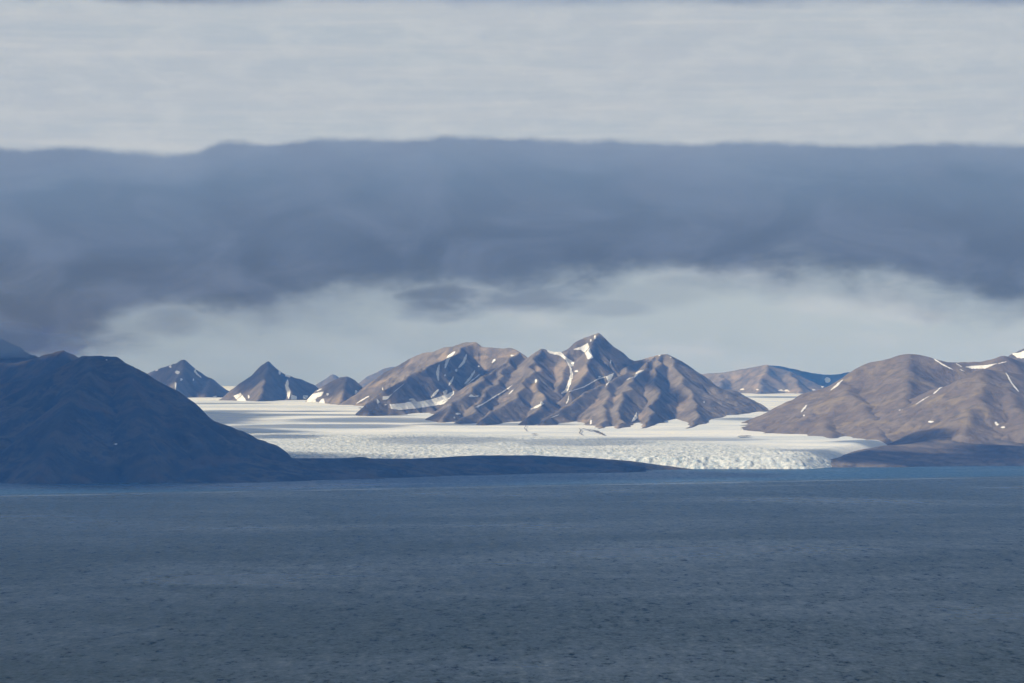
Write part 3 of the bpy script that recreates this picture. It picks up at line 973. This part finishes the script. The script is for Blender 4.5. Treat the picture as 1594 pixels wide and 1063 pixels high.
def patches(parent, ox, oy, items, k=5.3133, **kw):
    c = lambda p: (ox + p[0] / k, oy + p[1] / k)
    for it in items:
        kind = it[0]
        if kind == 'b':
            (cx, cy), rx, ry = c(it[1:3]), max(it[3] / k, 0.9), max(it[4] / k, 0.9)
            drape(parent, lambda a, b: ((a - cx) / rx) ** 2 + ((b - cy) / ry) ** 2 < 1, (cx - rx, cy - ry, cx + rx, cy + ry), 0.45, **kw)
        elif kind == 'p':
            poly = [c(p) for p in it[1]]
            xa, ya = zip(*poly)
            drape(parent, lambda a, b: inside(a, b, poly), (min(xa), min(ya), max(xa), max(ya)), **kw)
        elif kind == 's':
            pl = [c(p) for p in it[1]]
            w = it[2] / k / 2
            xa, ya = zip(*pl)

            def t(a, b):
                best = np.full(a.shape, 1e9)
                L = len(pl) - 1
                for i in range(L):
                    (x1, y1), (x2, y2) = pl[i], pl[i + 1]
                    l2 = (x2 - x1) ** 2 + (y2 - y1) ** 2 + 1e-9
                    tt = np.clip(((a - x1) * (x2 - x1) + (b - y1) * (y2 - y1)) / l2, 0, 1)
                    d = np.hypot(a - x1 - tt * (x2 - x1), b - y1 - tt * (y2 - y1))
                    f = (i + tt) / L
                    ww = np.maximum(w * (0.6 + 0.6 * np.sin(np.pi * f)), 0.62)
                    best = np.minimum(best, d / ww)
                return best < 1
            drape(parent, t, (min(xa) - w, min(ya) - w, max(xa) + w, max(ya) + w), 0.45, **kw)


patches(pk1, 220, 520, [('b', 125, 300, 14, 8), ('b', 240, 270, 10, 12), ('b', 298, 318, 20, 15), ('b', 330, 378, 11, 12), ('s', [(285, 400), (283, 460)], 13),
                        ('b', 430, 378, 6, 12), ('s', [(458, 285), (442, 310), (470, 340), (496, 360)], 14), ('b', 515, 318, 15, 15), ('b', 608, 518, 20, 8)])
patches(pk5, 220, 520, [('p', [(735, 475), (770, 450), (815, 432), (840, 436), (800, 475), (760, 485)])])
patches(pk2, 220, 520, [('s', [(1085, 248), (1110, 275)], 14), ('b', 1145, 312, 13, 28), ('p', [(1182, 330), (1245, 343), (1228, 364), (1190, 352)]),
                        ('s', [(1208, 385), (1203, 430), (1218, 480), (1218, 530)], 28), ('b', 888, 520, 7, 15), ('b', 935, 580, 14, 8),
                        ('p', [(822, 485), (862, 542), (905, 590), (850, 590), (800, 560), (760, 515)]),
                        ('p', [(1240, 500), (1285, 515), (1290, 545), (1235, 545)]), ('p', [(1335, 505), (1385, 510), (1370, 540), (1335, 535)])])
patches(pk3, 480, 500, [('b', 395, 590, 13, 20), ('b', 160, 606, 12, 12), ('s', [(75, 577), (112, 560)], 12),
                        ('p', [(-10, 625), (40, 600), (132, 580), (110, 620), (60, 645), (75, 690), (-20, 690)]), ('p', [(100, 650), (130, 632), (138, 690), (80, 690)]),
                        ('p', [(425, 506), (460, 494), (445, 520)])])
patches(massif, 480, 500, [('s', [(1082, 365), (1070, 420), (1075, 490)], 22), ('s', [(1210, 257), (1160, 300), (1130, 385)], 26), ('s', [(1308, 278), (1285, 340), (1245, 385)], 22),
                           ('b', 1222, 410, 11, 12), ('s', [(1200, 462), (1182, 500), (1162, 535)], 17), ('s', [(1378, 410), (1340, 470), (1296, 520)], 19),
                           ('s', [(1425, 437), (1380, 470), (1300, 535)], 10), ('b', 1410, 375, 9, 9), ('s', [(1545, 315), (1520, 345)], 16), ('b', 1130, 450, 9, 11),
                           ('b', 613, 560, 5, 12), ('p', [(612, 622), (655, 622), (705, 596), (655, 650), (612, 660)]), ('p', [(560, 630), (594, 672), (570, 688)]),
                           ('s', [(1075, 570), (1050, 600), (1018, 630)], 22), ('p', [(1110, 580), (1150, 565), (1150, 600), (1118, 618)]),
                           ('p', [(670, 690), (760, 682), (840, 668), (885, 648), (900, 668), (1000, 650), (1100, 622), (1210, 575), (1205, 610), (1120, 690), (900, 725), (750, 740), (680, 728)]),
                           ('p', [(1318, 627), (1345, 605), (1372, 620), (1425, 612), (1400, 628), (1345, 632)]),
                           ('b', 1240, 768, 25, 9), ('b', 1208, 800, 12, 10), ('s', [(790, 520), (705, 590)], 7), ('s', [(500, 622), (400, 680)], 12),
                           ('s', [(1600, 590), (1520, 640), (1400, 715)], 11), ('b', 855, 650, 25, 10), ('b', 640, 692, 12, 8)])
patches(massif, 680, 500, [('p', [(900, 230), (960, 250), (1025, 250), (1060, 290), (1137, 345), (1130, 378), (1092, 380), (1070, 330), (1010, 285), (960, 277), (925, 268)]),
                           ('s', [(1100, 370), (1116, 440), (1095, 520), (1068, 580), (1036, 598)], 24),
                           ('p', [(1115, 236), (1195, 210), (1250, 178), (1275, 250), (1296, 308), (1245, 320), (1225, 265), (1190, 242)]),
                           ('b', 1308, 135, 10, 21), ('b', 1272, 160, 8, 13), ('b', 1437, 335, 7, 16), ('b', 1155, 415, 16, 9), ('b', 627, 287, 20, 7),
                           ('p', [(1395, 460), (1476, 420), (1442, 490), (1420, 520), (1385, 556), (1410, 500)]),
                           ('s', [(1410, 457), (1330, 482), (1220, 545), (1095, 585)], 10), ('b', 1345, 462, 15, 8), ('s', [(1090, 620), (1086, 660), (1070, 682)], 11),
                           ('p', [(862, 658), (895, 686), (840, 715), (762, 738), (800, 708), (848, 688)]), ('b', 820, 497, 11, 17), ('b', 1275, 835, 9, 20),
                           ('s', [(1010, 775), (940, 802)], 7), ('s', [(620, 536), (505, 615)], 10), ('s', [(632, 570), (595, 605)], 11), ('s', [(400, 680), (320, 715)], 9)])
patches(massif, 900, 500, [('s', [(540, 407), (490, 430), (465, 468)], 21), ('s', [(448, 466), (398, 487)], 9), ('p', [(486, 744), (496, 800), (470, 827), (436, 836), (457, 800)]),
                           ('s', [(510, 842), (495, 880), (505, 912)], 10), ('b', 672, 280, 13, 9), ('b', 1043, 670, 6, 10), ('b', 765, 303, 9, 5)])
patches(far_r, 1150, 530, [('b', 30, 405, 20, 7), ('b', 155, 408, 14, 7), ('p', [(320, 420), (350, 400), (370, 415), (400, 402), (430, 425)]), ('b', 620, 410, 16, 9), ('b', 655, 345, 18, 8), ('b', 695, 384, 14, 7)])
patches(far_rb, 1150, 530, [('b', 735, 328, 26, 24), ('b', 367, 243, 10, 4)])
patches(hill_r, 1150, 530, [('s', [(857, 330), (820, 365), (762, 412)], 17), ('s', [(562, 538), (518, 592)], 17), ('p', [(1312, 577), (1370, 572), (1340, 594)]),
                            ('b', 1415, 635, 12, 14), ('s', [(1445, 663), (1488, 702)], 14), ('b', 80, 800, 36, 11), ('b', 540, 622, 8, 8)])
patches(hill_r, 1294, 530, [('s', [(850, 155), (920, 200), (1000, 242)], 12), ('p', [(1105, 220), (1160, 211), (1280, 204), (1388, 188), (1270, 237), (1160, 237)]),
                            ('s', [(1450, 178), (1385, 192)], 8), ('s', [(1030, 190), (1080, 220)], 8), ('s', [(1060, 240), (1105, 258)], 8)])
patches(hill_rb, 1294, 530, [('s', [(1072, 270), (1000, 300), (940, 360), (850, 440)], 16), ('s', [(805, 465), (700, 528)], 8), ('s', [(1445, 270), (1490, 350), (1548, 424)], 14),
                             ('b', 825, 675, 25, 9), ('p', [(1345, 680), (1365, 671), (1392, 697), (1372, 712)]), ('b', 1420, 720, 20, 9)])
patches(peak_r, 1294, 530, [('p', [(1485, 108), (1560, 100), (1594, 85), (1620, 80), (1620, 152), (1540, 148)])])
gx_, gy_ = np.arange(-1300, 1700, 12.0), np.arange(12700, 17600, 12.0)
FIELDS[glacier.name] = (gx_, gy_, glacier_h(*np.meshgrid(gx_, gy_)) + 4)
patches(glacier, 680, 500, [('s', [(1175, 885), (1192, 902), (1178, 925), (1205, 942)], 8), ('s', [(1290, 903), (1330, 915), (1385, 938)], 13), ('s', [(1205, 890), (1290, 905)], 5),
                            ('s', [(738, 862), (724, 885), (742, 908)], 7), ('s', [(785, 935), (825, 934)], 3)], name='moraine_band', mat=M_moraine)
patches(glacier, 480, 500, [('s', [(1110, 795), (1200, 822), (1275, 848)], 9), ('s', [(415, 715), (520, 742), (600, 735)], 8)], name='moraine_band', mat=M_moraine)
patches(glacier, 1150, 530, [('s', [(-10, 795), (40, 792), (100, 790)], 9)], name='moraine_band', mat=M_moraine)
patches(mt_left, 0, 500, [('b', 718, 765, 14, 5), ('b', 660, 242, 6, 4)], 3.9825)
patches(mt_left_c, 0, 500, [('p', [(130, 165), (200, 180), (290, 188), (200, 215), (150, 190)])], 3.9825)


# ------------------------------------------------------------------ clouds that shade the land, some added just to darken slopes (above and left of the picture)
def cloud_mat():
    m = bpy.data.materials.new('shade_cloud')
    m.use_nodes = True
    n = NT(m.node_tree)
    n.n.clear()
    out = n.node('ShaderNodeOutputMaterial')
    e = n.node('ShaderNodeAttribute', attribute_name='edge').outputs['Fac']
    geo = n.node('ShaderNodeNewGeometry')
    nn = n.noise(geo.outputs['Position'], 0.0035, 5, 0.6)
    dn = n.node('ShaderNodeAttribute', attribute_name='dens').outputs['Fac']
    a = n.ss(n.m('ADD', e, n.m('MULTIPLY', n.m('SUBTRACT', nn, 0.5), 0.6)), 0.05, 0.32)
    df = n.node('ShaderNodeBsdfDiffuse')
    df.inputs[0].default_value = (0.8, 0.8, 0.8, 1)
    tr = n.node('ShaderNodeBsdfTransparent')
    mx = n.node('ShaderNodeMixShader')
    n.l.new(n.m('MULTIPLY', a, dn), mx.inputs[0])
    n.l.new(tr.outputs[0], mx.inputs[1])
    n.l.new(df.outputs[0], mx.inputs[2])
    n.l.new(mx.outputs[0], out.inputs[0])
    return m


M_cloud = cloud_mat()


def cloud(gx, gy, gz, rx, ry, rot=0.0, alt=2300.0, thick=110.0, seed=1, dens=1.0):
    """a flat lumpy cloud whose shadow falls at ground point (gx, gy, gz)"""
    t = (alt - gz) / SV[2]
    cx, cy = gx + SV[0] * t, gy + SV[1] * t
    nr, na = 22, 64
    r = np.linspace(0, 1, nr)[:, None]
    a = np.linspace(0, 2 * np.pi, na, endpoint=False)[None, :]
    wob = 1 + 0.22 * fbm(np.cos(a) * 1.6 + seed, np.sin(a) * 1.6 + seed * 2, seed, 4)
    lx, ly = r * np.cos(a) * rx * wob, r * np.sin(a) * ry * wob
    X = cx + lx * math.cos(rot) - ly * math.sin(rot)
    Y = cy + lx * math.sin(rot) + ly * math.cos(rot)
    prof = np.sqrt(np.clip(1 - r ** 2, 0, 1)) * np.ones_like(a)
    lum = 1 + 0.5 * fbm(X / 400.0, Y / 400.0, seed + 5, 4)
    Zt = alt + thick * prof * lum
    Zb = alt - 0.25 * thick * prof * lum
    V = np.concatenate([np.stack([X, Y, Zt], -1).reshape(-1, 3), np.stack([X, Y, Zb], -1).reshape(-1, 3)])
    fs = []
    N = nr * na
    i, j = np.meshgrid(np.arange(nr - 1), np.arange(na), indexing='ij')
    j2 = (j + 1) % na
    top = np.stack([i * na + j, (i + 1) * na + j, (i + 1) * na + j2, i * na + j2], -1).reshape(-1, 4)
    bot = top[:, ::-1] + N
    eg = np.concatenate([(1 - r) * np.ones_like(a), (1 - r) * np.ones_like(a)]).ravel()
    o = new_mesh('cloud', V, np.concatenate([top, bot]), M_cloud, None, {'edge': eg, 'dens': np.full(len(V), dens)})
    tag(o, 'soft-edged flat cloud placed unseen above the mountains to shade the land', None, 'clouds above the valley', 'structure')
    return o


cloud(-1700, 11100, 200, 1900, 1650, 0.0, 2600, 160, 1, 0.96)
cloud(-300, 11550, 40, 1400, 760, 0.0, 2600, 120, 2)
cloud(-2300, 13300, 250, 900, 800, 0.0, 2700, 120, 3)


def shade_at(px, py, Y, rx, ry, seed, dens, alt=2700.0):  # adds an unseen cloud so the given spot falls into shade
    g = P(px, py, Y)
    cloud(g[0], g[1], g[2], rx, ry, 0.0, alt, 50, seed, dens)


shade_at(712, 572, 16950, 220, 260, 51, 0.9)  # clouds added to darken massif faces that came out too bright
shade_at(957, 550, 16880, 95, 220, 52, 0.92)
shade_at(-40, 545, 15800, 1100, 900, 62, 1.0)  # cloud added to keep sun off the far-left slope
shade_at(1030, 608, 16300, 55, 420, 53, 0.8)
shade_at(790, 652, 15500, 330, 130, 54, 0.6)
shade_at(605, 612, 16400, 130, 170, 55, 0.7)
shade_at(290, 585, 21100, 420, 500, 56, 0.6, 3400)  # thin clouds added out of view to dim the small far peaks
shade_at(425, 590, 19500, 360, 450, 57, 0.65, 3400)
shade_at(535, 605, 18300, 220, 300, 58, 0.5, 3200)
shade_at(610, 575, 17900, 230, 260, 59, 0.3, 3000)


def shade_band(px0, px1, py, th, seed, alt=2700.0, dens=0.6):
    a, b = ground_pt(px0, py), ground_pt(px1, py)
    n_, f_ = ground_pt((px0 + px1) / 2, py + th / 2), ground_pt((px0 + px1) / 2, py - th / 2)
    cloud((a[0] + b[0]) / 2, a[1], a[2], (b[0] - a[0]) / 2 * 1.15, max((f_[1] - n_[1]) / 2 * 1.5, 70), 0.0, alt, 60, seed, dens)


for i, (a_, b_, y_, t_, al_, *dd_) in enumerate([(280, 560, 640, 2.5, 3000), (300, 640, 646, 2.5, 2800), (430, 720, 654, 7, 2700), (330, 640, 664, 6, 2700), (640, 760, 661, 4, 2700),
                                           (360, 500, 681, 5, 2600), (560, 800, 686, 10, 2600, 0.32), (780, 1010, 689, 10, 2600, 0.3), (900, 1190, 684, 5, 2600, 0.35), (1090, 1290, 653, 3, 2900),
                                           (1130, 1300, 618, 1.5, 3700), (280, 420, 628, 1.5, 3500)]):
    shade_band(a_, b_, y_, t_, 20 + i, al_, *(dd_ or [0.6]))
cloud(1560, 12950, 30, 560, 250, 0.15, 2600, 80, 41, 0.62)
cloud(2300, 13250, 60, 620, 330, 0.1, 2600, 80, 42, 0.7)
cloud(1560, 13700, 90, 330, 210, 0.35, 2600, 80, 43, 0.85)
cloud(2500, 27200, 420, 900, 700, 0.0, 3800, 100, 44)

# ------------------------------------------------------------------ haze
hm = bpy.data.materials.new('haze_air')
hm.use_nodes = True
hn = NT(hm.node_tree)
hn.n.clear()
ho = hn.node('ShaderNodeOutputMaterial')
hv = hn.node('ShaderNodeVolumePrincipled')
hv.inputs['Color'].default_value = (0.08, 0.34, 1.0, 1)
hv.inputs['Absorption Color'].default_value = (1, 1, 1, 1)
hv.inputs['Density'].default_value = 3.2e-5
hv.inputs['Anisotropy'].default_value = 0.0
hn.l.new(hv.outputs[0], ho.inputs['Volume'])
x0, x1, y0, y1, z0, z1 = -17000, 17000, -4000, 43000, -62, 720
bv = [(x, y, z) for z in (z0, z1) for y in (y0, y1) for x in (x0, x1)]
bf = [(0, 2, 3, 1), (4, 5, 7, 6), (0, 1, 5, 4), (2, 6, 7, 3), (0, 4, 6, 2), (1, 3, 7, 5)]
hz = new_mesh('haze', bv, bf, hm, smooth_=False)
tag(hz, None, None, None, 'stuff')


# ------------------------------------------------------------------ mist hanging on the left-hand summits
mm = bpy.data.materials.new('mist_vapour')
mm.use_nodes = True
mn = NT(mm.node_tree)
mn.n.clear()
mo = mn.node('ShaderNodeOutputMaterial')
mv = mn.node('ShaderNodeVolumePrincipled')
mv.inputs['Color'].default_value = (0.5, 0.62, 0.8, 1)
mv.inputs['Density'].default_value = 0.0017
mv.inputs['Absorption Color'].default_value = (0.5, 0.5, 0.5, 1)
mn.l.new(mv.outputs[0], mo.inputs['Volume'])


def mist(px, py, Y, rx, ry, rz, seed):
    c = P(px, py, Y)
    na, nb_ = 48, 24
    th = np.linspace(0, 2 * np.pi, na, endpoint=False)[None, :]
    ph = np.linspace(0.02, np.pi - 0.02, nb_)[:, None]
    nx_, ny_, nz_ = np.sin(ph) * np.cos(th), np.sin(ph) * np.sin(th), np.cos(ph) * np.ones_like(th)
    rr = 1 + 0.35 * fbm(nx_ * 1.7 + seed, nz_ * 1.7 + ny_ + seed, seed, 4)
    V = np.stack([c[0] + nx_ * rr * rx, c[1] + ny_ * rr * ry, c[2] + nz_ * rr * rz], -1).reshape(-1, 3)
    i, j = np.meshgrid(np.arange(nb_ - 1), np.arange(na), indexing='ij')
    j2 = (j + 1) % na
    q = np.stack([i * na + j, (i + 1) * na + j, (i + 1) * na + j2, i * na + j2], -1).reshape(-1, 4)
    o = new_mesh('mist', V, q, mm)
    tag(o, None, None, None, 'stuff')


mist(-60, 528, 14700, 420, 300, 95, 3)
mist(40, 536, 14900, 260, 260, 60, 7)

shade_at(-60, 528, 14600, 1000, 650, 61, 1.0)  # unseen cloud added to keep direct sun off the mist
